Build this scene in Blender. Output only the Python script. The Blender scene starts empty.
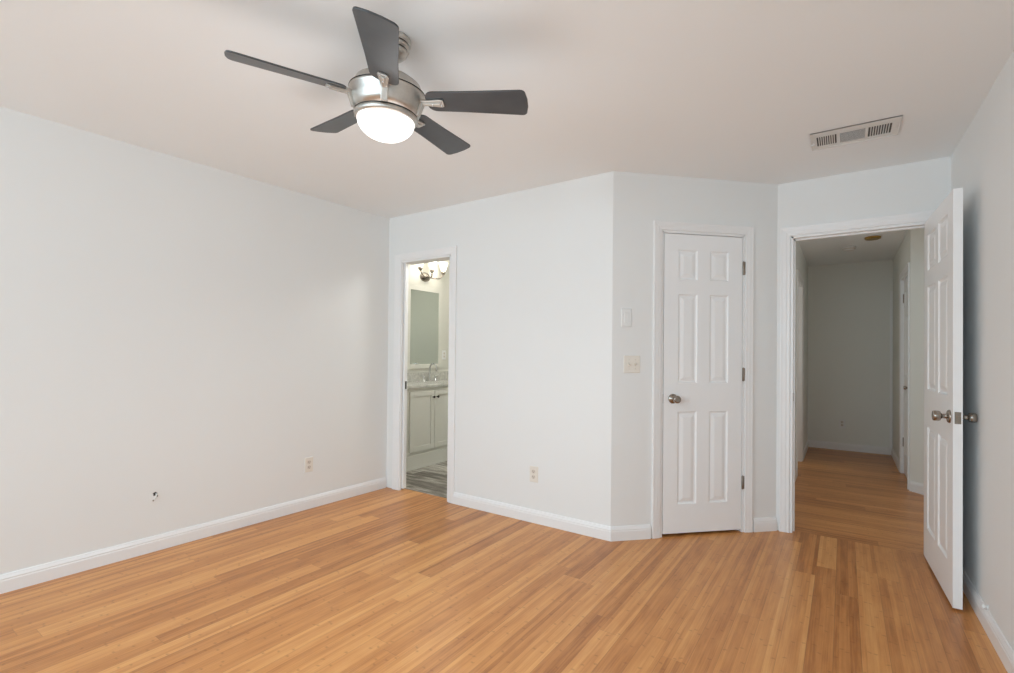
import bpy, math, random
from mathutils import Vector, Matrix
random.seed(4)
sc = bpy.context.scene
C = sc.collection
PI = math.pi

# ---------------------------------------------------------------- camera
F_PX, CAM_H, CY, YAW, ROLL, PITCH = 490.707, 1.23395, 347.5, -0.60140, 0.00987, 0.00942
cd = bpy.data.cameras.new('camera'); cam = bpy.data.objects.new('camera', cd); C.objects.link(cam)
cd.sensor_width = 36; cd.lens = F_PX * 36 / 1014; cd.shift_y = (CY - 336.5) / 1014
cd.clip_start = 0.05; cd.clip_end = 60
_R = Vector((math.cos(YAW), -math.sin(YAW), 0)); _H = Vector((math.sin(YAW), math.cos(YAW), 0)); _Z = Vector((0, 0, 1))
_F = _H * math.cos(PITCH) + _Z * math.sin(PITCH); _U = _Z * math.cos(PITCH) - _H * math.sin(PITCH)
_Rc = _R * math.cos(ROLL) + _U * math.sin(ROLL); _Uc = _U * math.cos(ROLL) - _R * math.sin(ROLL)
m = Matrix.Identity(4)
for i in range(3):
    m[i][0] = _Rc[i]; m[i][1] = _Uc[i]; m[i][2] = -_F[i]
m[2][3] = CAM_H
cam.matrix_world = m
sc.camera = cam

# ---------------------------------------------------------------- world, daylight, hall fill, exposure
w = bpy.data.worlds.new('world'); sc.world = w; w.use_nodes = True
bg = w.node_tree.nodes['Background']; bg.inputs[0].default_value = (0.80, 0.90, 1.0, 1); bg.inputs[1].default_value = 1.0
sc.view_settings.view_transform = 'Standard'; sc.view_settings.look = 'None'
sc.view_settings.exposure = 0.05; sc.view_settings.gamma = 1.0; sc.view_settings.use_curve_mapping = False
sc.cycles.max_bounces = 12; sc.cycles.diffuse_bounces = 8; sc.cycles.glossy_bounces = 5
sc.cycles.use_denoising = True; sc.cycles.sample_clamp_indirect = 6

VB = -2.80        # wall behind the camera, inner face
def area_light(name, x, y, z, sx, sz, power, rot, col=(0.66, 0.87, 1.0)):
    l = bpy.data.lights.new(name, 'AREA'); l.shape = 'RECTANGLE'; l.size = sx; l.size_y = sz
    l.energy = power; l.color = col
    o = bpy.data.objects.new(name, l); C.objects.link(o); o.location = (x, y, z); o.rotation_euler = rot
    return o
WIN = [(-2.45, 1.50), (-0.60, 1.50)]      # centres and widths of the two windows behind
for i, (wx, ww) in enumerate(WIN):
    area_light('window_and_fill_light', wx, VB - 0.20, 1.45, ww, 1.45, (53, 52)[i], (PI / 2, 0, 0))
# added fill lamps in the side room and nook, brightening the dim hall
area_light('window_and_fill_light', -1.24, 6.27, 1.40, 0.9, 1.2, 2.8, (0, -PI / 2, 0), col=(1.0, 0.98, 0.93))
area_light('window_and_fill_light', 1.42, 4.46, 1.50, 0.7, 1.2, 6.5, (0, PI / 2, 0), col=(0.97, 0.97, 0.95))

# ---------------------------------------------------------------- materials
def mat(name, col, rough=0.5, metal=0.0, emit=None, estr=0.0, coat=0.0, spec=0.5, var=0.0, vscale=6.0, bump=0.0, bscale=200.0, aniso=0.0):
    m = bpy.data.materials.new(name); m.use_nodes = True
    nt = m.node_tree; b = nt.nodes['Principled BSDF']
    b.inputs['Base Color'].default_value = (*col, 1); b.inputs['Roughness'].default_value = rough
    b.inputs['Metallic'].default_value = metal; b.inputs['Coat Weight'].default_value = coat
    b.inputs['Specular IOR Level'].default_value = spec; b.inputs['Anisotropic'].default_value = aniso
    tc = nt.nodes.new('ShaderNodeTexCoord')
    if emit:
        b.inputs['Emission Color'].default_value = (*emit, 1); b.inputs['Emission Strength'].default_value = estr
    if var:
        n = nt.nodes.new('ShaderNodeTexNoise'); n.inputs['Scale'].default_value = vscale; n.inputs['Detail'].default_value = 3
        nt.links.new(tc.outputs['Object'], n.inputs['Vector'])
        r = nt.nodes.new('ShaderNodeValToRGB')
        r.color_ramp.elements[0].position = 0.3; r.color_ramp.elements[1].position = 0.7
        r.color_ramp.elements[0].color = (*[c * (1 - var) for c in col], 1)
        r.color_ramp.elements[1].color = (*[min(1, c * (1 + var)) for c in col], 1)
        nt.links.new(n.outputs['Fac'], r.inputs['Fac']); nt.links.new(r.outputs['Color'], b.inputs['Base Color'])
    if bump:
        n = nt.nodes.new('ShaderNodeTexNoise'); n.inputs['Scale'].default_value = bscale; n.inputs['Detail'].default_value = 2
        nt.links.new(tc.outputs['Object'], n.inputs['Vector'])
        bp = nt.nodes.new('ShaderNodeBump'); bp.inputs['Strength'].default_value = bump; bp.inputs['Distance'].default_value = 0.002
        nt.links.new(n.outputs['Fac'], bp.inputs['Height']); nt.links.new(bp.outputs['Normal'], b.inputs['Normal'])
    return m

M = {}
M['wall'] = mat('painted_wall', (0.810, 0.818, 0.812), 0.62, var=0.008, vscale=1.2, bump=0.10, bscale=260)
M['ceiling'] = mat('ceiling_paint', (0.895, 0.925, 0.94), 0.8, var=0.008, vscale=1.0, bump=0.12, bscale=180)
M['trim'] = mat('trim_gloss_white', (0.85, 0.85, 0.85), 0.34, var=0.006, vscale=3)
M['door'] = mat('door_white', (0.89, 0.895, 0.90), 0.38, var=0.006, vscale=3)
M['bath_wall'] = mat('bath_wall', (0.685, 0.675, 0.615), 0.6, var=0.01, vscale=2, bump=0.1)
M['hall_wall'] = mat('hall_wall', (0.82, 0.83, 0.79), 0.62, var=0.01, vscale=1.2, bump=0.1)
M['nickel'] = mat('brushed_nickel', (0.56, 0.53, 0.49), 0.36, 1.0, var=0.08, vscale=40, aniso=0.3)
M['knob'] = mat('satin_knob', (0.36, 0.32, 0.28), 0.26, 1.0, var=0.08, vscale=40)
M['plate'] = mat('aged_nickel_plate', (0.27, 0.23, 0.19), 0.42, 0.9, var=0.1, vscale=60)
M['nickel_dark'] = mat('groove_metal', (0.05, 0.045, 0.04), 0.5, 0.6, var=0.1, vscale=30)
M['chrome'] = mat('chrome', (0.62, 0.62, 0.62), 0.16, 1.0, var=0.03, vscale=30)
M['blade'] = mat('blade_graphite', (0.054, 0.058, 0.063), 0.33, 0.0, var=0.15, vscale=14, spec=0.6)
M['bowl'] = mat('lit_bowl_glass', (0.95, 0.95, 0.95), 0.3, emit=(1.0, 0.98, 0.96), estr=2.2, var=0.01)
M['shade'] = mat('lit_shade_glass', (0.95, 0.95, 0.92), 0.35, emit=(1.0, 0.93, 0.80), estr=1.0, var=0.01)
M['outlet_slot'] = mat('outlet_slot', (0.16, 0.13, 0.10), 0.6, var=0.05)
M['ivory'] = mat('almond_plastic', (0.80, 0.76, 0.69), 0.35, var=0.01)
M['ivory_dark'] = mat('almond_socket', (0.69, 0.63, 0.56), 0.4, var=0.01)
M['slot'] = mat('dark_slot', (0.03, 0.027, 0.025), 0.6, var=0.05)
M['white_plastic'] = mat('white_plastic', (0.82, 0.82, 0.81), 0.35, var=0.01)
M['vent'] = mat('vent_enamel', (0.74, 0.73, 0.71), 0.4, var=0.01)
M['vent_dark'] = mat('vent_duct', (0.09, 0.09, 0.085), 0.7, var=0.1)
M['cabinet'] = mat('cabinet_paint', (0.70, 0.69, 0.63), 0.35, var=0.01)
M['stone'] = mat('counter_stone', (0.55, 0.54, 0.50), 0.15, var=0.22, vscale=28)
M['mirror'] = mat('mirror_silver', (0.60, 0.64, 0.60), 0.02, 1.0, var=0.002)
M['brass'] = mat('aged_brass', (0.42, 0.27, 0.08), 0.35, 0.9, var=0.08, vscale=30)
M['bronze'] = mat('dark_knob', (0.045, 0.04, 0.035), 0.35, 0.7, var=0.1)
M['glass_frost'] = mat('frosted_lens', (0.55, 0.50, 0.38), 0.4, var=0.03)
M['rubber'] = mat('white_rubber', (0.85, 0.85, 0.84), 0.6, var=0.02)
M['drywall_edge'] = mat('torn_drywall', (0.62, 0.61, 0.58), 0.9, var=0.1, vscale=200)
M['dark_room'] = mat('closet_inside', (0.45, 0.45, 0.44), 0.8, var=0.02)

class NT:
    """small arithmetic helper over a node tree"""
    def __init__(s, m): s.nt = m.node_tree; s.N = s.nt.nodes; s.L = s.nt.links
    def put(s, sock, v):
        if isinstance(v, (int, float)): sock.default_value = v
        elif isinstance(v, tuple): sock.default_value = v
        else: s.L.new(v, sock)
    def m(s, op, a, b=0.0, c=0.0):
        n = s.N.new('ShaderNodeMath'); n.operation = op
        s.put(n.inputs[0], a); s.put(n.inputs[1], b); s.put(n.inputs[2], c); return n.outputs[0]
    def vec(s, x, y, z=0.0):
        n = s.N.new('ShaderNodeCombineXYZ'); s.put(n.inputs[0], x); s.put(n.inputs[1], y); s.put(n.inputs[2], z); return n.outputs[0]
    def wn(s, v):
        n = s.N.new('ShaderNodeTexWhiteNoise'); n.noise_dimensions = '3D'; s.L.new(v, n.inputs['Vector']); return n.outputs['Value']
    def noise(s, v, scale=1.0, detail=3.0, rough=0.55):
        n = s.N.new('ShaderNodeTexNoise'); n.inputs['Scale'].default_value = scale; n.inputs['Detail'].default_value = detail
        n.inputs['Roughness'].default_value = rough; s.L.new(v, n.inputs['Vector']); return n.outputs['Fac']
    def ramp(s, f, stops):
        n = s.N.new('ShaderNodeValToRGB'); e = n.color_ramp.elements
        while len(e) < len(stops): e.new(0.5)
        for el, (p, c) in zip(e, stops): el.position = p; el.color = (*c, 1)
        s.L.new(f, n.inputs['Fac']); return n.outputs['Color']
    def mix(s, f, a, b, mode='MIX'):
        n = s.N.new('ShaderNodeMix'); n.data_type = 'RGBA'; n.blend_type = mode
        s.put(n.inputs[0], f); s.put(n.inputs[6], a); s.put(n.inputs[7], b); return n.outputs[2]

def plank_mat(name, along_v, pw, pl, stops, strip, knuckles, seam_dark, rough, grain_amt=0.62, seam_w=0.012):
    m = bpy.data.materials.new(name); m.use_nodes = True; t = NT(m); b = t.N['Principled BSDF']
    tc = t.N.new('ShaderNodeTexCoord'); sp = t.N.new('ShaderNodeSeparateXYZ'); t.L.new(tc.outputs['Object'], sp.inputs[0])
    X, Y = sp.outputs[0], sp.outputs[1]
    if not along_v: X, Y = Y, X
    xr = t.m('DIVIDE', t.m('ADD', X, 20.0), pw); row = t.m('FLOOR', xr); fx = t.m('FRACT', xr)
    yr = t.m('ADD', t.m('DIVIDE', t.m('ADD', Y, 20.0), pl), t.m('MULTIPLY', t.wn(t.vec(row, 3.7)), 9.0))
    col = t.m('FLOOR', yr); fy = t.m('FRACT', yr)
    pid = t.wn(t.vec(row, col, 1.3)); pid2 = t.wn(t.vec(row, col, 8.1))
    # narrow strips inside each plank
    sx = t.m('DIVIDE', t.m('ADD', X, 20.0), strip); si = t.m('FLOOR', sx)
    sid = t.wn(t.vec(si, t.m('ADD', col, t.m('MULTIPLY', row, 3.0)), 2.2))
    f = t.m('ADD', t.m('MULTIPLY', pid, 0.50), t.m('MULTIPLY', sid, 0.30))
    g = t.noise(t.vec(t.m('MULTIPLY', X, 150.0), t.m('MULTIPLY', Y, 3.0), pid2), 1.0, 4.0)
    g2 = t.noise(t.vec(t.m('MULTIPLY', X, 26.0), t.m('MULTIPLY', Y, 4.5), pid2), 1.0, 3.0)
    f = t.m('ADD', f, t.m('MULTIPLY', t.m('SUBTRACT', g, 0.5), grain_amt))
    f = t.m('ADD', f, t.m('MULTIPLY', t.m('SUBTRACT', g2, 0.5), grain_amt * 0.9))
    f.node.use_clamp = True
    colr = t.ramp(f, stops)
    if knuckles:
        kp = t.m('FRACT', t.m('ADD', t.m('DIVIDE', Y, 0.25), t.m('MULTIPLY', t.wn(t.vec(si, row, 5.5)), 5.0)))
        wob = t.m('MULTIPLY', t.m('SUBTRACT', t.noise(t.vec(t.m('MULTIPLY', X, 60.0), t.m('MULTIPLY', Y, 10.0)), 1.0, 2.0), 0.5), 0.09)
        d = t.m('ABSOLUTE', t.m('ADD', t.m('SUBTRACT', kp, 0.5), wob))
        k = t.m('SUBTRACT', 1.0, t.m('DIVIDE', d, 0.028)); k.node.use_clamp = True
        sxf = t.m('FRACT', sx)
        kk = t.m('MULTIPLY', k, t.m('MULTIPLY', t.m('SUBTRACT', 1.0, sxf), t.m('MULTIPLY', sxf, 3.2)))
        kk = t.m('MULTIPLY', kk, t.m('GREATER_THAN', t.wn(t.vec(si, t.m('FLOOR', t.m('DIVIDE', Y, 0.25)), 6.6)), 0.35))
        colr = t.mix(t.m('MULTIPLY', kk, 0.50), colr, (0.17, 0.055, 0.016, 1))
    sw = seam_w
    ex = t.m('MINIMUM', fx, t.m('SUBTRACT', 1.0, fx)); s1 = t.m('SUBTRACT', 1.0, t.m('DIVIDE', ex, sw)); s1.node.use_clamp = True
    ey = t.m('MINIMUM', fy, t.m('SUBTRACT', 1.0, fy)); s2 = t.m('SUBTRACT', 1.0, t.m('DIVIDE', ey, sw * pw / pl)); s2.node.use_clamp = True
    seam = t.m('MAXIMUM', s1, s2)
    colr = t.mix(t.m('MULTIPLY', seam, seam_dark), colr, (0.06, 0.03, 0.015, 1))
    t.L.new(colr, b.inputs['Base Color'])
    rr = t.m('ADD', t.m('MULTIPLY', g, 0.12), rough); t.L.new(rr, b.inputs['Roughness'])
    b.inputs['Specular IOR Level'].default_value = 0.45
    bp = t.N.new('ShaderNodeBump'); bp.inputs['Strength'].default_value = 0.25; bp.inputs['Distance'].default_value = 0.001
    t.L.new(t.m('SUBTRACT', t.m('MULTIPLY', g, 0.3), seam), bp.inputs['Height']); t.L.new(bp.outputs['Normal'], b.inputs['Normal'])
    return m
BAMBOO = [(0.0, (0.34, 0.125, 0.034)), (0.25, (0.50, 0.205, 0.062)), (0.50, (0.615, 0.275, 0.088)), (0.78, (0.71, 0.355, 0.125)), (1.0, (0.79, 0.44, 0.175))]
M['bamboo'] = plank_mat('bamboo_floor', True, 0.096, 1.85, BAMBOO, 0.0192, True, 0.5, 0.27)
M['bamboo_hall'] = plank_mat('bamboo_floor_hall', False, 0.096, 1.85, BAMBOO, 0.0192, True, 0.5, 0.27)
GREYWOOD = [(0.0, (0.07, 0.055, 0.045)), (0.35, (0.15, 0.13, 0.11)), (0.6, (0.34, 0.31, 0.27)), (1.0, (0.70, 0.67, 0.61))]
M['grey_plank'] = plank_mat('grey_plank_tile', False, 0.15, 0.9, GREYWOOD, 0.15, False, 0.5, 0.35, grain_amt=1.5)

# ---------------------------------------------------------------- mesh helpers
class MB:
    def __init__(s): s.v = []; s.f = []; s.sm = []
    def add(s, vs, fs, smooth=False):
        o = len(s.v); s.v += [tuple(v) for v in vs]
        s.f += [tuple(i + o for i in f) for f in fs]; s.sm += [smooth] * len(fs); return s
    def box(s, x0, x1, y0, y1, z0, z1, T=None):
        vs = [Vector((x, y, z)) for z in (z0, z1) for y in (y0, y1) for x in (x0, x1)]
        if T: vs = [T @ v for v in vs]
        return s.add(vs, [(0, 2, 3, 1), (4, 5, 7, 6), (0, 1, 5, 4), (2, 6, 7, 3), (0, 4, 6, 2), (1, 3, 7, 5)])
    def cbox(s, x0, x1, y0, y1, z0, z1, c, T=None):
        """box chamfered by c on its +y face edges (front) """
        q = lambda x, y, z: (T @ Vector((x, y, z))) if T else Vector((x, y, z))
        r0 = [q(x0, y0, z0), q(x1, y0, z0), q(x1, y0, z1), q(x0, y0, z1)]
        r1 = [q(x0, y1 - c, z0), q(x1, y1 - c, z0), q(x1, y1 - c, z1), q(x0, y1 - c, z1)]
        r2 = [q(x0 + c, y1, z0 + c), q(x1 - c, y1, z0 + c), q(x1 - c, y1, z1 - c), q(x0 + c, y1, z1 - c)]
        fs = [(3, 2, 1, 0)]
        for k in range(2):
            for i in range(4):
                j = (i + 1) % 4; fs.append((4 * k + i, 4 * k + j, 4 * k + 4 + j, 4 * k + 4 + i))
        fs.append((8, 9, 10, 11))
        return s.add(r0 + r1 + r2, fs)
    def lathe(s, prof, n=40, T=None, smooth=True):
        vs = []; fs = []
        for r, z in prof:
            for k in range(n):
                a = 2 * PI * k / n; v = Vector((r * math.cos(a), r * math.sin(a), z)); vs.append(T @ v if T else v)
        for i in range(len(prof) - 1):
            for k in range(n):
                k2 = (k + 1) % n; fs.append((i * n + k, i * n + k2, (i + 1) * n + k2, (i + 1) * n + k))
        s.add(vs, fs, smooth)
        o = len(s.v) - len(vs)
        if prof[0][0] > 1e-6: s.f.append(tuple(o + k for k in reversed(range(n)))); s.sm.append(False)
        if prof[-1][0] > 1e-6: s.f.append(tuple(o + (len(prof) - 1) * n + k for k in range(n))); s.sm.append(False)
        return s
    def tube(s, pts, rad, n=12, T=None):
        pts = [Vector(p) for p in pts]; rads = rad if isinstance(rad, (list, tuple)) else [rad] * len(pts)
        vs = []; fs = []; up = None
        for i, p in enumerate(pts):
            d = (pts[min(i + 1, len(pts) - 1)] - pts[max(i - 1, 0)]).normalized()
            if up is None: up = d.orthogonal().normalized()
            up = (up - d * up.dot(d)).normalized(); sd = d.cross(up)
            for k in range(n):
                a = 2 * PI * k / n; v = p + (up * math.cos(a) + sd * math.sin(a)) * rads[i]; vs.append(T @ v if T else v)
        for i in range(len(pts) - 1):
            for k in range(n):
                k2 = (k + 1) % n; fs.append((i * n + k, i * n + k2, (i + 1) * n + k2, (i + 1) * n + k))
        s.add(vs, fs, True); o = len(s.v) - len(vs)
        s.f.append(tuple(o + k for k in reversed(range(n)))); s.sm.append(False)
        s.f.append(tuple(o + (len(pts) - 1) * n + k for k in range(n))); s.sm.append(False)
        return s
    def prism(s, outline, z0, z1, T=None):
        n = len(outline); vs = [Vector((x, y, z)) for z in (z0, z1) for x, y in outline]
        if T: vs = [T @ v for v in vs]
        fs = [tuple(reversed(range(n))), tuple(range(n, 2 * n))] + [(i, (i + 1) % n, n + (i + 1) % n, n + i) for i in range(n)]
        return s.add(vs, fs)
    def build(s, name, material, parent=None, bevel=0.0):
        me = bpy.data.meshes.new(name); me.from_pydata(s.v, [], s.f)
        for p, sm in zip(me.polygons, s.sm): p.use_smooth = sm
        me.validate(); me.update()
        o = bpy.data.objects.new(name, me); C.objects.link(o); me.materials.append(material)
        if parent: o.parent = parent
        if bevel:
            md = o.modifiers.new('bevel', 'BEVEL'); md.width = bevel; md.segments = 2; md.limit_method = 'ANGLE'
        return o

def frame_at(p, d, z=0.0):
    """local frame on a wall: x runs along the wall direction d, y out into the room, z up"""
    d = Vector((d[0], d[1], 0)).normalized(); n = Vector((d[1], -d[0], 0))
    T = Matrix.Identity(4)
    for i in range(3):
        T[i][0] = d[i]; T[i][1] = n[i]; T[i][2] = (0, 0, 1)[i]
    T[0][3], T[1][3], T[2][3] = p[0], p[1], z
    return T
def empty(name, T):
    o = bpy.data.objects.new(name, None); C.objects.link(o); o.matrix_world = T; o.empty_display_size = 0.1; return o
def tag(o, label, cat, group=None, kind=None):
    o['label'] = label; o['category'] = cat
    if group: o['group'] = group
    if kind: o['kind'] = kind
    return o
def struct(o): o['kind'] = 'structure'; return o

# ---------------------------------------------------------------- plan (metres)
H = 2.44; TH = 0.115
A = (-3.417, 3.066); B = (-1.2616, 3.066); Cc = (-0.3891, 3.9388); D = (0.5313, 3.9388)
def left_pt(s): return (A[0] - 0.0277 * s, A[1] - s)
def right_pt(s): return (D[0] + 0.0128 * s, D[1] - s)
L0 = left_pt(A[1] - VB); R0 = right_pt(D[1] - VB)
DIAG = (Vector(Cc) - Vector(B)).length

def wall(name, p0, p1, openings=(), material=None, ext0=0.0, ext1=0.0, th=TH, h=H + 0.02):
    """wall whose visible face runs p0 -> p1 with the room on its right-hand side (normal = (dy,-dx))"""
    p0 = Vector(p0); p1 = Vector(p1); L = (p1 - p0).length; T = frame_at(p0, p1 - p0)
    b = MB(); xs = -ext0
    for (a, c, z0, z1) in sorted(openings):
        b.box(xs, a, -th, 0, 0, h, T)
        if z0 > 0: b.box(a, c, -th, 0, 0, z0, T)
        b.box(a, c, -th, 0, z1, h, T)
        xs = c
    b.box(xs, L + ext1, -th, 0, 0, h, T)
    return struct(b.build(name, material or M['wall']))

BASE = [(0.015, 0.0), (0.015, 0.060), (0.0125, 0.066), (0.0135, 0.072), (0.008, 0.084), (0.006, 0.090), (0.0, 0.092)]
def baseboard(name, p0, p1, m0=0.0, m1=0.0, material=None):
    """profile swept along a wall; m0/m1 = how far the front edge runs on (+) or back (-) at each end, per metre of depth"""
    p0 = Vector(p0); p1 = Vector(p1); L = (p1 - p0).length; T = frame_at(p0, p1 - p0)
    prof = [(0.0, 0.0)] + BASE; vs = []
    for d, z in prof: vs.append(T @ Vector((-m0 * d, d, z)))
    for d, z in prof: vs.append(T @ Vector((L + m1 * d, d, z)))
    n = len(prof); fs = [(i, i + 1, n + i + 1, n + i) for i in range(n - 1)] + [(n - 1, 0, n, 2 * n - 1), tuple(range(n)), tuple(reversed(range(n, 2 * n)))]
    b = MB(); b.add(vs, fs); return struct(b.build(name, material or M['trim']))

CAS = [(0.0, 0.0), (0.0, 0.008), (0.005, 0.010), (0.022, 0.0105), (0.030, 0.0125), (0.050, 0.0135), (0.062, 0.0155), (0.070, 0.0145), (0.070, 0.0)]
def casing(name, T, a, c, h, sides=(1, 1), reveal=0.005, depth=TH, stop=None, material=None, both=False, strike=None, cw=1.0, cwl=None, lin=True):
    """door casing, jamb lining and stop as one trim piece, in wall frame T, opening a..c, height h"""
    b = MB(); prof = [(x * cw, y) for x, y in CAS]; n = len(prof)
    def sweep(front):
        sg = 1 if front else -1; y0 = 0 if front else -depth
        rings = []
        for st in range(4):
            r = []
            for wd, dp in prof:
                o = wd + reveal
                ol = o if cwl is None else wd / cw * cwl + reveal
                x, z = [(a - ol, 0), (a - ol, h + o), (c + o, h + o), (c + o, 0)][st]
                if not sides[0] and st == 0: x, z = a - 0.0, h + o
                r.append(T @ Vector((x, y0 + sg * dp, z)))
            rings.append(r)
        for st in range(3):
            if (st == 0 and not sides[0]) or (st == 2 and not sides[1]): continue
            vs = rings[st] + rings[st + 1]
            fs = [(i, i + 1, n + i + 1, n + i) for i in range(n - 1)] + [tuple(range(n)), tuple(range(n, 2 * n))]
            b.add(vs, fs)
    sweep(True)
    if both: sweep(False)
    # jamb lining: sits just inside the opening
    jt = 0.012
    if lin: b.box(a - 0.002, a + jt, -depth - 0.001, 0.001, 0, h, T)
    else: b.box(a - 0.05, a + 0.004, -0.014, 0.001, 0, h, T)
    b.box(c - jt, c + 0.002, -depth - 0.001, 0.001, 0, h, T)
    b.box(a, c, -depth - 0.001, 0.001, h - jt, h + 0.002, T)
    if stop is not None:
        b.box(a + jt, a + jt + 0.010, stop - 0.03, stop, 0, h - jt, T); b.box(c - jt - 0.010, c - jt, stop - 0.03, stop, 0, h - jt, T)
        b.box(a + jt, c - jt, stop - 0.03, stop, h - jt - 0.010, h - jt, T)
    o = struct(b.build(name, material or M['trim']))
    if strike:
        sx, sy, sz = strike
        sm = MB(); sm.box(min(sx, sx + 0.0015 * (1 if sx < (a + c) / 2 else -1)), max(sx, sx + 0.0015 * (1 if sx < (a + c) / 2 else -1)), sy - 0.014, sy + 0.014, sz - 0.028, sz + 0.028, T)
        sm.build('strike_plate', M['plate'], o)
    return o

# ---------------------------------------------------------------- floor, ceiling
b = MB(); b.box(-3.9, 1.2, VB - 0.3, 4.0, -0.05, 0.0); struct(b.build('floor', M['bamboo']))
b = MB(); b.box(-1.3, 1.9, 4.0, 8.1, -0.05, 0.0); struct(b.build('floor_hall', M['bamboo_hall']))
b = MB(); b.box(-4.5, -1.3, 3.13, 5.7, -0.04, 0.002); struct(b.build('floor_bathroom', M['grey_plank']))
b = MB(); b.box(-4.5, 1.9, VB - 0.3, 8.1, H, H + 0.08); struct(b.build('ceiling', M['ceiling']))

# ---------------------------------------------------------------- bedroom walls
BO = (-3.243, -2.675)                       # bathroom opening in u
CO = (0.352, 0.975)                          # closet opening along the diagonal
EO = (-0.303, 0.437)                         # entry opening in u
DH = 2.065                                   # head height of closet opening
wall('wall_left', L0, A, ext1=0.05)
wall('wall_far', A, B, [(BO[0] - 0.052 - A[0], BO[1] - A[0], 0, 2.03)], ext0=0.0)
wall('wall_diagonal', B, Cc, [(CO[0], CO[1], 0, DH)])
wall('wall_entry', Cc, D, [(EO[0] - Cc[0], EO[1] - Cc[0], 0, 2.060)], ext1=0.9)
wall('wall_right', D, R0, ext0=0.0, ext1=0.0)
wl = [(R0[0] - wx - ww / 2, R0[0] - wx + ww / 2, 0.72, 2.18) for wx, ww in WIN]
wall('wall_behind', R0, L0, wl, ext0=0.12, ext1=0.12)
for i, (wx, ww) in enumerate(WIN):
    T = frame_at((wx + ww / 2, VB), (-1, 0)); f = MB(); z0, z1 = 0.72, 2.18; fw = 0.045
    f.box(0, fw, -0.09, -0.02, z0, z1, T); f.box(ww - fw, ww, -0.09, -0.02, z0, z1, T)
    f.box(0, ww, -0.09, -0.02, z0, z0 + fw, T); f.box(0, ww, -0.09, -0.02, z1 - fw, z1, T); f.box(0, ww, -0.08, -0.03, 1.43, 1.47, T)
    f.box(-0.05, ww + 0.05, 0.0, 0.05, z0 - 0.03, z0, T)
    struct(f.build('window_%d' % (i + 1), M['trim']))

TF = frame_at(A, (1, 0)); TD = frame_at(B, (1, 1)); TE = frame_at(Cc, (1, 0)); TR = frame_at(D, (right_pt(1)[0] - D[0], -1))
TL = frame_at(L0, (A[0] - L0[0], A[1] - L0[1])); LL = (Vector(A) - Vector(L0)).length
casing('trim_1', TF, BO[0] - A[0], BO[1] - A[0], 2.03, cwl=1.12, cw=0.9, lin=False)
casing('trim_2', TD, CO[0], CO[1], DH, stop=-0.042, cw=0.82)
casing('trim_3', TE, EO[0] - Cc[0], EO[1] - Cc[0], 2.060, stop=-0.045, cw=0.88, strike=(EO[0] - Cc[0] + 0.012, -0.022, 0.94), both=True)

# baseboards
t8 = math.tan(math.radians(22.5))
baseboard('baseboard_left', L0, A, m0=-1, m1=-1)
baseboard('baseboard_far', (BO[1] + 0.067, A[1]), B, m1=t8)
pe = Vector(B) + Vector((1, 1)).normalized() * (CO[0] - 0.075)
baseboard('baseboard_diagonal', B, pe, m0=t8)
ps = Vector(B) + Vector((1, 1)).normalized() * (CO[1] + 0.075)
baseboard('baseboard_diagonal_right', ps, Cc, m1=-t8)
baseboard('baseboard_right', D, R0, m0=-1, m1=-1)
baseboard('baseboard_behind', R0, L0, m0=-1, m1=-1)
bb = MB(); 

# ---------------------------------------------------------------- panelled doors
def panel_door(name, T, wd, ht, th, cols, rows, z0=0.012, material=None):
    """slab x 0..wd, y -th..0 (front face y=0), raised panels pressed into both faces"""
    b = MB(); material = material or M['door']
    xs = sorted({0, wd, *[v for c in cols for v in c]}); zs = sorted({z0, ht, *[v for r in rows for v in r]})
    rings = [(0.0, 0.0), (0.007, 0.008), (0.016, 0.0095), (0.040, 0.002), (0.044, 0.0015)]
    for side in (0, 1):
        Y = lambda d: (-d if side == 0 else -th + d)
        for i in range(len(xs) - 1):
            for j in range(len(zs) - 1):
                x0, x1, a0, a1 = xs[i], xs[i + 1], zs[j], zs[j + 1]
                if (x0, x1) in cols and (a0, a1) in rows:
                    vs = []; fs = []
                    for ins, dp in rings:
                        for x, z in ((x0 + ins, a0 + ins), (x1 - ins, a0 + ins), (x1 - ins, a1 - ins), (x0 + ins, a1 - ins)):
                            vs.append(T @ Vector((x, Y(dp), z)))
                    for k in range(len(rings) - 1):
                        for e in range(4):
                            e2 = (e + 1) % 4; fs.append((4 * k + e, 4 * k + e2, 4 * k + 4 + e2, 4 * k + 4 + e))
                    k = 4 * (len(rings) - 1); fs.append((k, k + 1, k + 2, k + 3)); b.add(vs, fs)
                else:
                    b.add([T @ Vector((x, Y(0), z)) for x, z in ((x0, a0), (x1, a0), (x1, a1), (x0, a1))], [(0, 1, 2, 3)])
    b.add([T @ Vector(v) for v in ((0, 0, z0), (0, -th, z0), (0, -th, ht), (0, 0, ht))], [(0, 1, 2, 3)])
    b.add([T @ Vector(v) for v in ((wd, 0, z0), (wd, -th, z0), (wd, -th, ht), (wd, 0, ht))], [(3, 2, 1, 0)])
    b.add([T @ Vector(v) for v in ((0, 0, ht), (wd, 0, ht), (wd, -th, ht), (0, -th, ht))], [(0, 1, 2, 3)])
    b.add([T @ Vector(v) for v in ((0, 0, z0), (wd, 0, z0), (wd, -th, z0), (0, -th, z0))], [(3, 2, 1, 0)])
    return b.build(name, material)

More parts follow.
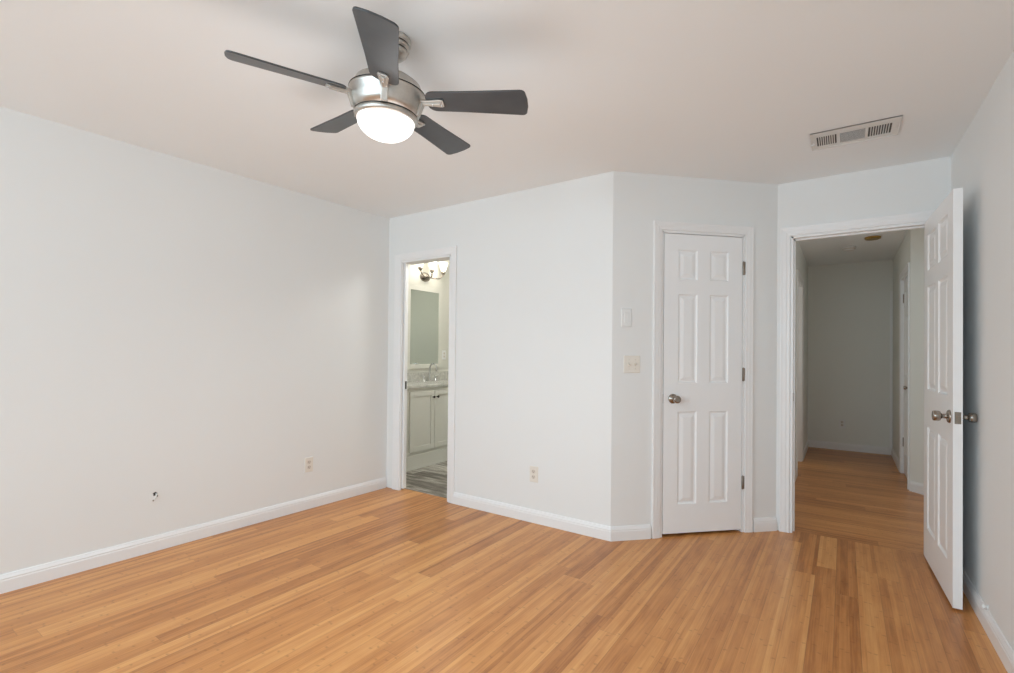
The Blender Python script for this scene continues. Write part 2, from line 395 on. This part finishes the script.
def knob(parent, T, x, z, y0, sgn, name='door_knob', scale=1.0, material=None):
    """rose, neck and flared knob pointing out along sgn*y"""
    K = T @ Matrix.Translation((x, y0, z)) @ Matrix.Rotation(-sgn * PI / 2, 4, 'X') @ Matrix.Scale(scale, 4)
    b = MB(); b.lathe([(0.033, 0.0), (0.033, 0.004), (0.028, 0.010), (0.014, 0.013), (0.0115, 0.017), (0.0115, 0.030), (0.016, 0.034),
                       (0.0235, 0.038), (0.0255, 0.046), (0.0255, 0.060), (0.0235, 0.066), (0.016, 0.0675), (0.0, 0.0665)], 36, K)
    return b.build(name, material or M['knob'], parent)
def hinge(parent, T, x, z, y, flip=1):
    b = MB(); K = T @ Matrix.Translation((x, y, z))
    b.lathe([(0.0, -0.049), (0.004, -0.047), (0.0062, -0.044), (0.0062, 0.044), (0.004, 0.047), (0.0, 0.049)], 14, K)
    b.box(-0.003, 0.013, -0.004, 0.0015, -0.044, 0.044, K)
    return b.build('hinge', M['plate'], parent)

# pocket door of the bathroom, slid almost wholly into the wall: only its leading edge shows
TP = TF @ Matrix.Translation((BO[0] - 0.060 - A[0], -0.020, 0))
b = MB(); b.box(-0.0, 0.082, -0.036, 0, 0.012, 2.026, TP); d5 = struct(b.build('door_4', M['door'], bevel=0.0015))
b = MB(); b.box(0.082, 0.0835, -0.027, -0.009, 0.895, 0.965, TP); b.build('edge_pull', M['bronze'], d5)
# closet door, closed, in the diagonal wall
cx0 = CO[0] + 0.0185; cw_ = 0.589
TC = TD @ Matrix.Translation((cx0, -0.002, 0))
d1 = panel_door('door_1', TC, cw_, DH - 0.016, 0.035, [(0.105, 0.247), (0.340, 0.482)], [(0.215, 0.842), (1.035, 1.640), (1.738, 1.942)], z0=0.020)
struct(d1)
knob(d1, TC, 0.068, 0.930, 0.0, 1)
for hz in (1.835, 1.095, 0.345): hinge(d1, TC, cw_ + 0.008, hz, 0.003)
b = MB(); b.box(-0.0035, -0.0005, -0.03, -0.004, 0.90, 0.96, TC); b.build('latch_plate', M['plate'], d1)

# entry door leaf, swung open against the right wall
hp = Vector((0.4105, 3.940)); fp = Vector((0.4405, 3.212)); dd = (fp - hp).normalized(); LW = 0.730
TN = frame_at(hp, -dd)                                  # placeholder frame, replaced below
X = Vector((dd.x, dd.y, 0)); N = Vector((dd.y, -dd.x, 0))  # N points to -u (into the room)
TO = Matrix.Identity(4)
for i in range(3): TO[i][0] = X[i]; TO[i][1] = N[i]; TO[i][2] = (0, 0, 1)[i]
TO[0][3], TO[1][3] = hp.x, hp.y
d2 = panel_door('door_2', TO, LW, 2.056, 0.036, [(0.088, 0.312), (0.384, 0.608)], [(0.205, 0.812), (1.035, 1.650), (1.748, 1.965)], z0=0.012)
struct(d2)
knob(d2, TO, LW - 0.062, 0.935, 0.0, 1); knob(d2, TO, LW - 0.062, 0.935, -0.036, -1, scale=0.92)
b = MB(); b.box(LW, LW + 0.0015, -0.030, -0.006, 0.906, 0.964, TO); b.box(LW, LW + 0.010, -0.024, -0.012, 0.926, 0.944, TO); b.build('latch_plate', M['plate'], d2)
for hz in (1.835, 1.03, 0.25):
    b = MB(); b.lathe([(0.0, -0.046), (0.0062, -0.044), (0.0062, 0.044), (0.0, 0.046)], 14, TO @ Matrix.Translation((-0.002, -0.036, hz)))
    b.build('hinge', M['nickel'], d2)

# ---------------------------------------------------------------- closet interior, bathroom shell, hall shell
# (wall() keeps the room on the right-hand side of p0 -> p1)
BW = -4.20
wall('wall_bathroom_left', (BW, 3.0), (BW, 5.5), material=M['bath_wall'], ext1=0.1)
wall('wall_bathroom_far', (BW, 5.45), (-1.75, 5.45), material=M['bath_wall'])
wall('wall_bathroom_right', (-1.75, 5.5), (-1.75, 3.183), material=M['bath_wall'])
b = MB(); b.box(-4.32, BO[0] - 0.052, A[1] + TH, A[1] + TH + 0.01, 0, H); b.box(BO[1], -1.7, A[1] + TH, A[1] + TH + 0.01, 0, H); b.box(BO[0] - 0.052, BO[1], A[1] + TH, A[1] + TH + 0.01, 2.03, H)
b.box(-4.32, A[0] - TH, 2.95, A[1] + TH, 0, H)
struct(b.build('wall_bathroom_near', M['bath_wall']))
b = MB(); b.box(-1.64, -0.50, 5.40, 5.50, 0, H); struct(b.build('wall_closet_back', M['dark_room']))
HL = -0.400; HF = 7.765
LO = (5.90, 6.64)                           # doorway in the hall's left wall
wall('wall_hall_left', (HL, 4.06), (HL, HF), [(LO[0] - 4.06, LO[1] - 4.06, 0, 2.04)], material=M['hall_wall'], ext0=0.05, ext1=0.1)
wall('wall_hall_far', (HL - 0.1, HF), (1.0, HF), material=M['hall_wall'])
HR = 0.505
RO = (5.925, 6.640)                         # door in the hall's right wall
wall('wall_hall_right', (HR, HF), (HR, 5.82), [(HF - RO[1], HF - RO[0], 0, 2.04)], material=M['hall_wall'])
wall('wall_hall_diagonal', (HR, 5.82), (1.45, 4.875), material=M['hall_wall'])
wall('wall_hall_side', (1.45, 4.90), (1.45, 3.98), material=M['hall_wall'], ext0=0.06)
# rooms behind the hall doorways
b = MB(); b.box(-1.28, -0.52, LO[1] + 0.25, LO[1] + 0.35, 0, H); b.box(-1.38, -1.28, LO[0] - 0.35, LO[1] + 0.35, 0, H); b.box(-1.28, -0.52, LO[0] - 0.35, LO[0] - 0.25, 0, H)
struct(b.build('wall_side_room', M['hall_wall']))
b = MB(); b.box(1.30, 1.40, 5.60, 7.30, 0, H); b.box(0.62, 1.30, 7.25, 7.35, 0, H); b.box(0.72, 1.40, 5.60, 5.70, 0, H)
struct(b.build('wall_hall_closet', M['dark_room']))
THL = frame_at((HL, 4.06), (0, 1)); THR = frame_at((HR, HF), (0, -1)); THF = frame_at((HL, HF), (1, 0)); THD = frame_at((HR, 5.82), (1, -1))
casing('trim_4', THL, LO[0] - 4.06, LO[1] - 4.06, 2.04, both=True)
casing('trim_5', THR, HF - RO[1], HF - RO[0], 2.04, cw=0.85)
# casing at the right end of the far hall wall
b = MB(); b.box(0.475 + 0.400, 0.505 + 0.400 - 0.002, 0, 0.016, 0, 2.045, THF); struct(b.build('trim_6', M['trim']))
baseboard('baseboard_hall_left', (HL, 4.06), (HL, LO[0] - 0.075))
baseboard('baseboard_hall_left_end', (HL, LO[1] + 0.075), (HL, HF), m1=-1)
baseboard('baseboard_hall_far', (HL, HF), (0.473, HF), m0=-1)
baseboard('baseboard_hall_right', (HR, HF), (HR, RO[1] + 0.066))
baseboard('baseboard_hall_diagonal', (HR + 0.004, 5.816), (1.45, 4.871))
baseboard('baseboard_entry_back', (0.52, 4.06), (1.4, 4.06))
# hall door, shut, knob at its near edge
TH2 = THR @ Matrix.Translation((HF - RO[1] + 0.0145, -0.018, 0)); w3 = RO[1] - RO[0] - 0.050
d3 = panel_door('door_3', TH2, w3, 2.024, 0.035, [(0.105, 0.275), (0.385, 0.555)], [(0.215, 0.842), (1.035, 1.640), (1.738, 1.90)], z0=0.015)
struct(d3); knob(d3, TH2, w3 - 0.085, 0.93, 0.0, 1, scale=0.72)
for hz in (1.84, 0.33): hinge(d3, TH2, -0.004, hz, 0.003)
# tall shower partition in front of the far wall, seen in the mirror
TBF = frame_at((BW, 5.45), (1, 0))
b = MB(); b.box(0.44, 2.45, 0, 0.12, 0, 1.80, TBF); struct(b.build('wall_shower_partition', M['bath_wall']))
b = MB(); b.box(0.37, 0.44, 0, 0.135, 0, 1.80, TBF); struct(b.build('trim_7', M['trim']))

# ---------------------------------------------------------------- ceiling fan
q = dict(uc=-1.4520, vc=1.3012, L=0.2334, R=0.5488, phi=-0.7898, w=0.1343, pt=-0.2297, tx=0.0842, ty=-0.0041)
n_ = Vector((q['tx'], q['ty'], 1)).normalized(); ex = Vector((0, 1, 0)).cross(n_).normalized(); ey = n_.cross(ex)
TFan = Matrix.Identity(4)
for i in range(3): TFan[i][0] = ex[i]; TFan[i][1] = ey[i]; TFan[i][2] = n_[i]
TFan[0][3], TFan[1][3], TFan[2][3] = q['uc'], q['vc'], H
fan = bpy.data.objects.new('ceiling_fan', None); C.objects.link(fan); fan.matrix_world = TFan
tag(fan, 'five-blade brushed nickel ceiling fan with dark grey blades and lit white bowl', 'ceiling fan')
# canopy keeps level against the ceiling, so it is built in world orientation
inv = TFan.inverted() @ Matrix.Translation((q['uc'], q['vc'], H))
inv = inv @ Matrix.Translation((0.008, 0.004, 0))
can = MB().lathe([(0.0, 0.0), (0.066, 0.0), (0.068, -0.006), (0.067, -0.018), (0.059, -0.020), (0.059, -0.024), (0.063, -0.026), (0.061, -0.038), (0.052, -0.040), (0.052, -0.044), (0.055, -0.046), (0.051, -0.058), (0.040, -0.068), (0.024, -0.075), (0.014, -0.076), (0.0, -0.076)], 48, inv).build('canopy', M['nickel'], fan)
for rr_, zz_ in ((0.0605, -0.022), (0.0535, -0.042)): MB().lathe([(rr_ - 0.004, zz_ + 0.0018), (rr_, zz_ + 0.0015), (rr_, zz_ - 0.0015), (rr_ - 0.004, zz_ - 0.0018)], 48, inv).build('canopy_groove', M['nickel_dark'], can)
MB().lathe([(0.0125, -0.05), (0.0125, -0.150)], 20).build('downrod', M['nickel'], fan)
motor = MB().lathe([(0.0, -0.118), (0.022, -0.118), (0.026, -0.132), (0.060, -0.140), (0.098, -0.150), (0.124, -0.168), (0.134, -0.190), (0.1385, -0.200), (0.1455, -0.203), (0.1460, -0.210),
                    (0.1440, -0.214), (0.1400, -0.236), (0.1320, -0.262), (0.1225, -0.284), (0.112, -0.286), (0.0, -0.286)], 64).build('motor_housing', M['nickel'], fan)
MB().lathe([(0.1395, -0.2005), (0.1468, -0.2015), (0.1468, -0.2045), (0.1395, -0.2055)], 64).build('housing_groove', M['nickel_dark'], motor)
MB().lathe([(0.100, -0.284), (0.1205, -0.285), (0.1205, -0.2895), (0.100, -0.290)], 64).build('lower_groove', M['nickel_dark'], motor)
MB().lathe([(0.0, -0.289), (0.1215, -0.2895), (0.1225, -0.294), (0.1205, -0.302), (0.1170, -0.307), (0.1120, -0.309), (0.0, -0.309)], 64).build('light_ring', M['nickel'], fan)
bowl = [(0.1095, -0.307)] + [(0.1095 * math.cos(a), -0.309 - 0.074 * math.sin(a)) for a in [i * PI / 28 for i in range(0, 15)]]
bowl[-1] = (0.0, bowl[-1][1])
MB().lathe(bowl, 64).build('light_bowl', M['bowl'], fan)
def blade_outline():
    r0, r1 = 0.158, q['R']; pts = []
    w0, w1 = 0.106, q['w']
    def corner(cx, cy, rad, a0, a1, n=6): return [(cx + rad * math.cos(a0 + (a1 - a0) * k / n), cy + rad * math.sin(a0 + (a1 - a0) * k / n)) for k in range(n + 1)]
    pts += corner(r0 + 0.034, -w0 / 2 + 0.034, 0.034, PI, 1.5 * PI)
    pts += [(r0 + 0.15, -0.056)]
    pts += corner(r1 - 0.022, -w1 / 2 + 0.020, 0.020, -PI / 2, -0.1)
    pts += [(r1 + 0.003, -0.02), (r1 + 0.003, 0.02)]
    pts += corner(r1 - 0.022, w1 / 2 - 0.020, 0.020, 0.1, PI / 2)
    pts += [(r0 + 0.15, 0.056)]
    pts += corner(r0 + 0.034, w0 / 2 - 0.034, 0.034, PI / 2, PI)
    return pts
for k in range(5):
    a = q['phi'] - k * 2 * PI / 5
    K = Matrix.Rotation(a, 4, 'Z') @ Matrix.Translation((0, 0, -q['L'])) @ Matrix.Rotation(q['pt'], 4, 'X')
    bl = MB().prism(blade_outline(), 0.0, 0.0065, K).build('fan_blade', M['blade'], fan, bevel=0.0015)
    # blade iron: strap down the housing, arm under the blade root
    I = Matrix.Rotation(a, 4, 'Z')
    ir = MB()
    ir.prism([(0.138, -0.014), (0.165, -0.0145), (0.215, -0.021), (0.228, -0.017), (0.228, 0.017), (0.215, 0.021), (0.165, 0.0145), (0.138, 0.014)], -0.0075, 0.0, K)
    ir.box(0.140, 0.215, -0.006, 0.006, -0.013, -0.007, K)
    prof = [(0.1225, -0.287), (0.132, -0.286), (0.149, -0.244), (0.163, -0.238), (0.163, -0.229), (0.146, -0.228), (0.138, -0.235)]
    n = len(prof); vs = [I @ Vector((r, y, z)) for y in (-0.0125, 0.0125) for r, z in prof]
    ir.add(vs, [tuple(range(n)), tuple(reversed(range(n, 2 * n)))] + [(i, n + i, n + (i + 1) % n, (i + 1) % n) for i in range(n)])
    ir.build('blade_iron', M['nickel'], bl, bevel=0.0015)
    for rx, ry in ((0.218, 0.011), (0.218, -0.011), (0.185, 0.0)): MB().lathe([(0.0, -0.0155 if ry == 0 else -0.0105), (0.0035, -0.015 if ry == 0 else -0.010), (0.0042, -0.007), (0.0, -0.007)], 10, K @ Matrix.Translation((rx, ry, 0))).build('screw', M['chrome'], bl)
# fan lamp below the bowl shines down; an added unseen fill brightens the ceiling
fu = bpy.data.lights.new('ceiling_fill', 'POINT'); fu.energy = 13; fu.color = (0.82, 0.93, 1.0); fu.shadow_soft_size = 0.45
fuo = bpy.data.objects.new('ceiling_fill', fu); C.objects.link(fuo); fuo.location = (q['uc'], q['vc'], H - 0.95)
fl = bpy.data.lights.new('fan_lamp', 'SPOT'); fl.spot_size = math.radians(168); fl.spot_blend = 1.0; fl.energy = 30; fl.color = (0.86, 0.95, 1.0); fl.shadow_soft_size = 0.08
flo = bpy.data.objects.new('fan_lamp', fl); C.objects.link(flo); flo.location = TFan @ Vector((0, 0, -0.50))

# ---------------------------------------------------------------- ceiling register
reg = empty('air_vent', Matrix.Translation((0.042, 3.249, H)))
tag(reg, 'white rectangular ceiling air register with three sections of louvres', 'air vent')
X0, X1, Y0, Y1 = -0.198, 0.198, -0.122, 0.122
YA, YB = -0.060, 0.083
SEC = ((-0.170, -0.078), (-0.062, 0.050), (0.063, 0.162))
f = MB()
f.box(X0, X1, Y0, YA, -0.006, 0.0); f.box(X0, X1, YB, Y1, -0.006, 0.0)
for a, c in ((X0, SEC[0][0]), (SEC[0][1], SEC[1][0]), (SEC[1][1], SEC[2][0]), (SEC[2][1], X1)): f.box(a, c, YA, YB, -0.006, 0.0)
f.box(X0, X1, Y0, Y0 + 0.008, -0.0065, 0); f.box(X0, X1, Y1 - 0.006, Y1, -0.009, 0); f.box(X0, X0 + 0.006, Y0, Y1, -0.009, 0); f.box(X1 - 0.006, X1, Y0, Y1, -0.009, 0)
f.build('frame', M['vent'], reg, bevel=0.001)
MB().box(SEC[0][0], SEC[2][1], YA, YB, -0.0012, -0.0004).build('duct_opening', M['vent_dark'], reg)
for (a, c), n in ((SEC[0], 9), (SEC[2], 9)):
    for i in range(n - 1):
        xx = a + (c - a) * (i + 1.0) / n
        K = Matrix.Translation((xx, 0, -0.0038)) @ Matrix.Rotation(math.radians(30 if a < 0 else -30), 4, 'Y')
        MB().box(-0.0026, 0.0026, YA, YB, -0.0007, 0.0007, K).build('louvre', M['vent'], reg)
for i in range(9):
    yy = YA + (YB - YA) * (i + 0.5) / 9
    K = Matrix.Translation((0, yy, -0.0032)) @ Matrix.Rotation(math.radians(78), 4, 'X')
    MB().box(SEC[1][0], SEC[1][1], -0.0026, 0.0026, -0.0005, 0.0005, K).build('louvre', M['vent'], reg)
for xx in (X0 + 0.014, X1 - 0.014): MB().lathe([(0.0, -0.0085), (0.004, -0.008), (0.0045, -0.006), (0.0, -0.006)], 12, Matrix.Translation((xx, 0, 0))).build('screw', M['vent'], reg)
MB().box(X0 - 0.0, X0 + 0.014, 0.028, 0.034, -0.014, -0.006).build('damper_lever', M['vent'], reg)

# ---------------------------------------------------------------- outlets, switches
def outlet(T, label, plate=None):
    o = empty('electrical_outlet', T); tag(o, label, 'electrical outlet', 'duplex outlets on the walls')
    MB().cbox(-0.035, 0.035, 0.0, 0.0055, -0.0575, 0.0575, 0.003).build('cover_plate', plate or M['ivory'], o)
    for s in (-1, 1):
        out = [(0.0165 * math.cos(a), 0.0145 * math.sin(a)) for a in [2 * PI * k / 24 for k in range(24)]]
        out = [(max(-0.0155, min(0.0155, x)), z) for x, z in out]
        K = Matrix.Translation((0, 0.0055, s * 0.0195)) @ Matrix.Rotation(PI / 2, 4, 'X')
        so = MB().prism(out, -0.0022, 0.0, K).build('socket', M['ivory_dark'], o)
        sl = MB(); z = s * 0.0195
        sl.box(-0.0075, -0.0050, 0.0074, 0.0082, z - 0.002, z + 0.008); sl.box(0.0050, 0.0075, 0.0074, 0.0082, z - 0.001, z + 0.007)
        sl.lathe([(0.0, 0.0), (0.0028, 0.0), (0.0028, 0.0008), (0.0, 0.0008)], 10, Matrix.Translation((0, 0.0074, z - 0.0065)) @ Matrix.Rotation(-PI / 2, 4, 'X'))
        sl.build('slot', M['outlet_slot'], so)
    MB().lathe([(0.0, 0.0013), (0.002, 0.0012), (0.0028, 0.0), (0.0, 0.0)], 10, Matrix.Translation((0, 0.0055, 0)) @ Matrix.Rotation(-PI / 2, 4, 'X')).build('screw', M['ivory_dark'], o)
    return o
def on_left(v): # distance along left wall from L0 to plan v
    return (v - L0[1]) / (A[1] - L0[1]) * LL
outlet(TL @ Matrix.Translation((on_left(2.293), 0, 0.342)), 'almond duplex outlet low on the long left wall')
outlet(TF @ Matrix.Translation((-1.855 - A[0], 0, 0.349)), 'almond duplex outlet low on the wall between the bathroom doorway and the corner')
outlet(THF @ Matrix.Translation((-0.015 + 0.400, 0, 0.345)), 'pale outlet low on the far wall of the dim hallway', M['white_plastic'])
outlet(frame_at((BW, 4.70), (0, 1), 1.19), 'pale outlet on the bathroom wall right of the mirror', M['white_plastic'])

sw = empty('light_switch', TD @ Matrix.Translation((0.140, 0, 1.161)))
tag(sw, 'almond two-gang toggle switch plate left of the closed white closet door', 'light switch')
MB().cbox(-0.058, 0.058, 0, 0.0055, -0.0575, 0.0575, 0.003).build('cover_plate', M['ivory'], sw)
for i, x in enumerate((-0.023, 0.023)):
    bz = MB(); bz.box(x - 0.0055, x + 0.0055, 0.0055, 0.0062, -0.012, 0.012); bz.build('toggle_slot', M['ivory_dark'], sw)
    K = Matrix.Translation((x, 0.006, 0)) @ Matrix.Rotation(math.radians(28 if i else -28), 4, 'X')
    MB().cbox(-0.0038, 0.0038, 0, 0.014, -0.0045, 0.0045, 0.001, K).build('toggle', M['ivory'], sw)
    for z in (-0.030, 0.030): MB().lathe([(0.0, 0.0013), (0.0028, 0.0), (0.0, 0.0)], 10, Matrix.Translation((x, 0.0055, z)) @ Matrix.Rotation(-PI / 2, 4, 'X')).build('screw', M['ivory_dark'], sw)
wc = empty('wall_control', TD @ Matrix.Translation((0.098, 0, 1.470)))
tag(wc, 'blank white control plate on the wall above the two-gang switch', 'wall control')
MB().cbox(-0.036, 0.036, 0, 0.006, -0.060, 0.060, 0.003).build('cover_plate', M['wall'], wc)
MB().cbox(-0.0165, 0.0165, 0.0055, 0.0085, -0.033, 0.033, 0.002).build('rocker', M['wall'], wc)

# loose cable coming out of a hole in the left wall
cab = empty('coaxial_cable', TL @ Matrix.Translation((on_left(1.267), 0, 0.334)))
tag(cab, 'short white coaxial cable poking out of a small dark hole in left wall', 'cable')
hole = [(0.0095 * (1 + 0.25 * math.sin(3 * a + 1)) * math.cos(a), 0.0100 * (1 + 0.2 * math.sin(2 * a)) * math.sin(a)) for a in [2 * PI * k / 18 for k in range(18)]]
HK = Matrix.Rotation(PI / 2, 4, 'X') @ Matrix.Translation((-0.001, 0.013, 0))
MB().prism(hole, -0.0012, -0.0002, HK).build('hole_shade', M['slot'], cab)  # flat dark patch, shade inside the hole put into its colour
MB().prism([(x * 1.35, y * 1.35) for x, y in hole], -0.0006, -0.0001, HK).build('torn_edge', M['drywall_edge'], cab)
MB().tube([(0.005, 0.0, 0.012), (0.006, 0.006, 0.009), (0.003, 0.011, 0.001), (-0.004, 0.013, -0.010), (-0.010, 0.012, -0.019)], 0.0036, 12).build('cable_jacket', M['rubber'], cab)
MB().tube([(-0.010, 0.012, -0.019), (-0.0135, 0.012, -0.026)], 0.0038, 6).build('connector', M['plate'], cab)
MB().tube([(0.008, 0.001, 0.006), (0.011, 0.004, 0.001), (0.009, 0.006, -0.005)], 0.0032, 8).build('connector_boot', M['slot'], cab)

# door stop on the right baseboard
ds = empty('door_stop', TR @ Matrix.Translation((D[1] - 3.076, 0.0005, 0.101)))
tag(ds, 'small white round door stop low on the right wall beside the open door', 'door stop')
RX = Matrix.Rotation(-PI / 2, 4, 'X')
MB().lathe([(0.0, 0.0), (0.010, 0.0), (0.009, 0.004), (0.0045, 0.006), (0.0040, 0.014), (0.0, 0.014)], 16, RX).build('stem', M['white_plastic'], ds)
MB().lathe([(0.0, 0.010), (0.0095, 0.010), (0.0100, 0.015), (0.0080, 0.022), (0.0, 0.023)], 16, RX).build('rubber_tip', M['rubber'], ds)

# ---------------------------------------------------------------- hall ceiling fittings
hl = empty('ceiling_light', Matrix.Translation((0.240, 6.20, H)))
tag(hl, 'small round brass-rimmed flush ceiling light in the hallway, unlit', 'ceiling light')
MB().lathe([(0.050, 0.0), (0.068, 0.0), (0.070, -0.006), (0.066, -0.020), (0.055, -0.024), (0.050, -0.020)], 40).build('rim', M['brass'], hl)
MB().lathe([(0.0, -0.016), (0.040, -0.017), (0.053, -0.019), (0.053, -0.002), (0.0, -0.002)], 40).build('lens', M['glass_frost'], hl)
sd = empty('smoke_detector', Matrix.Translation((0.045, 6.65, H)))
tag(sd, 'round white smoke detector on the hallway ceiling beyond the brass light', 'smoke detector')
MB().lathe([(0.0, 0.0), (0.068, 0.0), (0.068, -0.010), (0.060, -0.012), (0.058, -0.030), (0.050, -0.036), (0.0, -0.037)], 36).build('housing', M['white_plastic'], sd)
MB().lathe([(0.0585, -0.016), (0.0595, -0.018), (0.0592, -0.024), (0.0582, -0.026)], 36).build('vent_ring', M['ivory_dark'], sd)

# ---------------------------------------------------------------- bathroom
VF = -3.690; VZ = 0.848; v0, v1 = 3.570, 5.110
van = empty('vanity_cabinet', Matrix.Translation((BW, v0, 0)))
tag(van, 'cream shaker vanity cabinet standing against the bathroom wall under the mirror', 'vanity')
TV = frame_at((VF, v0), (0, 1)); TVi = van.matrix_world.inverted() @ TV; W = v1 - v0
b = MB(); b.box(0, W, -(VF - BW) + 0.002, 0.0, 0.002, VZ, TVi)
b.box(0, W, 0.0, 0.010, 0.02, 0.150, TVi); b.box(0, W, 0.0, 0.014, 0.002, 0.024, TVi)
b.build('cabinet_body', M['cabinet'], van, bevel=0.002)
n = 4; cell = (W - 0.06) / n
for k in range(n):
    x0 = 0.03 + k * cell + 0.004; x1 = 0.03 + (k + 1) * cell - 0.004; z0, z1 = 0.185, 0.812; y = 0.001
    d = MB(); s_ = 0.052
    d.box(x0, x0 + s_, y, y + 0.019, z0, z1, TVi); d.box(x1 - s_, x1, y, y + 0.019, z0, z1, TVi)
    d.box(x0 + s_, x1 - s_, y, y + 0.019, z0, z0 + s_, TVi); d.box(x0 + s_, x1 - s_, y, y + 0.019, z1 - s_, z1, TVi)
    d.box(x0 + s_, x1 - s_, y, y + 0.008, z0 + s_, z1 - s_, TVi)
    dr = d.build('cabinet_door', M['cabinet'], van, bevel=0.002)
    kx = x1 - 0.028 if k % 2 == 0 else x0 + 0.028
    MB().lathe([(0.0, 0.0), (0.006, 0.0), (0.005, 0.012), (0.013, 0.018), (0.0155, 0.024), (0.011, 0.030), (0.0, 0.031)], 20, TVi @ Matrix.Translation((kx, y + 0.019, 0.742)) @ RX).build('cabinet_knob', M['bronze'], dr)
ct = MB(); ct.box(BW + 0.001, VF + 0.030, v0 - 0.02, v1 + 0.02, VZ + 0.001, VZ + 0.030); ct.box(BW + 0.001, BW + 0.021, v0 - 0.02, v1 + 0.02, VZ + 0.030, VZ + 0.130)
tag(ct.build('countertop', M['stone'], bevel=0.003), 'speckled grey stone countertop with backsplash on the bathroom vanity', 'countertop')
fv = 4.34
fa = empty('faucet', Matrix.Translation((BW + 0.10, fv, VZ + 0.031)))
tag(fa, 'chrome gooseneck faucet with two handles on the bathroom countertop', 'faucet')
MB().tube([(0, 0, 0), (0, 0, 0.02), (0, 0, 0.15)] + [(0.055 - 0.055 * math.cos(a), 0, 0.15 + 0.055 * math.sin(a)) for a in [PI * k / 10 for k in range(1, 10)]] + [(0.11, 0, 0.14), (0.11, 0, 0.115)], [0.018, 0.012] + [0.0105] * 12, 14).build('spout', M['chrome'], fa)
for s in (-1, 1):
    h_ = MB(); h_.lathe([(0.0, 0.0), (0.022, 0.0), (0.020, 0.008), (0.012, 0.018), (0.011, 0.045), (0.014, 0.052), (0.012, 0.064), (0.0, 0.066)], 20, Matrix.Translation((0, s * 0.10, 0)))
    h_.tube([(0, s * 0.10, 0.055), (0.01, s * 0.135, 0.064), (0.015, s * 0.165, 0.070)], [0.007, 0.0055, 0.0045], 10)
    h_.build('handle', M['chrome'], fa)
mi = empty('wall_mirror', Matrix.Translation((BW, 4.335, 1.520)))
tag(mi, 'rectangular white-framed mirror hanging on the bathroom wall above the vanity', 'mirror')
b = MB(); a_, c_ = 0.300, 0.495; fw = 0.055
b.box(0.001, 0.022, -a_, -a_ + fw, -c_, c_); b.box(0.001, 0.022, a_ - fw, a_, -c_, c_); b.box(0.001, 0.022, -a_ + fw, a_ - fw, c_ - fw, c_); b.box(0.001, 0.022, -a_ + fw, a_ - fw, -c_, -c_ + fw)
b.build('mirror_frame', M['cabinet'], mi, bevel=0.003)
MB().box(0.001, 0.012, -a_ + fw - 0.004, a_ - fw + 0.004, -c_ + fw - 0.004, c_ - fw + 0.004).build('mirror_glass', M['mirror'], mi)
# three-arm vanity light
vl = empty('vanity_light', Matrix.Translation((BW, 4.34, 2.135)))
tag(vl, 'three-arm nickel vanity light with glowing glass shades above the bathroom mirror', 'wall light')
ov = Matrix.Rotation(PI / 2, 4, 'Y') @ Matrix.Diagonal((0.8, 1.15, 1, 1))
MB().lathe([(0.0, 0.0), (0.072, 0.0), (0.070, 0.012), (0.056, 0.020), (0.052, 0.030), (0.024, 0.038), (0.014, 0.050), (0.0, 0.052)], 32, ov).build('wall_plate', M['knob'], vl)
for s in (-1, 0, 1):
    y = s * 0.20
    pts = [(0.030 + 0.09 * math.sin(PI / 2 * t), y * (1 - math.cos(PI / 2 * t)) if s == 0 else y * t, -0.012 * math.sin(PI * t) + 0.050 * max(0.0, (t - 0.6) / 0.4) ** 2) for t in [i / 10 for i in range(11)]]
    MB().tube(pts, 0.0085, 10).build('arm', M['knob'], vl)
    K = Matrix.Translation((0.12, y, 0.045))
    MB().lathe([(0.0, 0.0), (0.014, 0.0), (0.024, 0.012), (0.027, 0.032), (0.024, 0.036), (0.0, 0.036)], 24, K).build('cup', M['knob'], vl)
    MB().lathe([(0.018, 0.034), (0.030, 0.049), (0.040, 0.079), (0.052, 0.124), (0.060, 0.149), (0.057, 0.149), (0.049, 0.124), (0.037, 0.081), (0.027, 0.054), (0.0, 0.038)], 28, K).build('glass_shade', M['shade'], vl)
bl_ = bpy.data.lights.new('vanity_lamp', 'POINT'); bl_.energy = 6; bl_.color = (1.0, 0.92, 0.80); bl_.shadow_soft_size = 0.06
blo = bpy.data.objects.new('vanity_lamp', bl_); C.objects.link(blo); blo.location = (BW + 0.28, 4.34, 2.33)

bc = bpy.data.lights.new('bathroom_fill', 'POINT'); bc.energy = 23; bc.color = (0.98, 0.98, 0.95); bc.shadow_soft_size = 0.12  # added unseen fill lamp, brightens cabinet and bathroom
bco = bpy.data.objects.new('bathroom_fill', bc); C.objects.link(bco); bco.location = (-2.75, 3.75, 2.25)
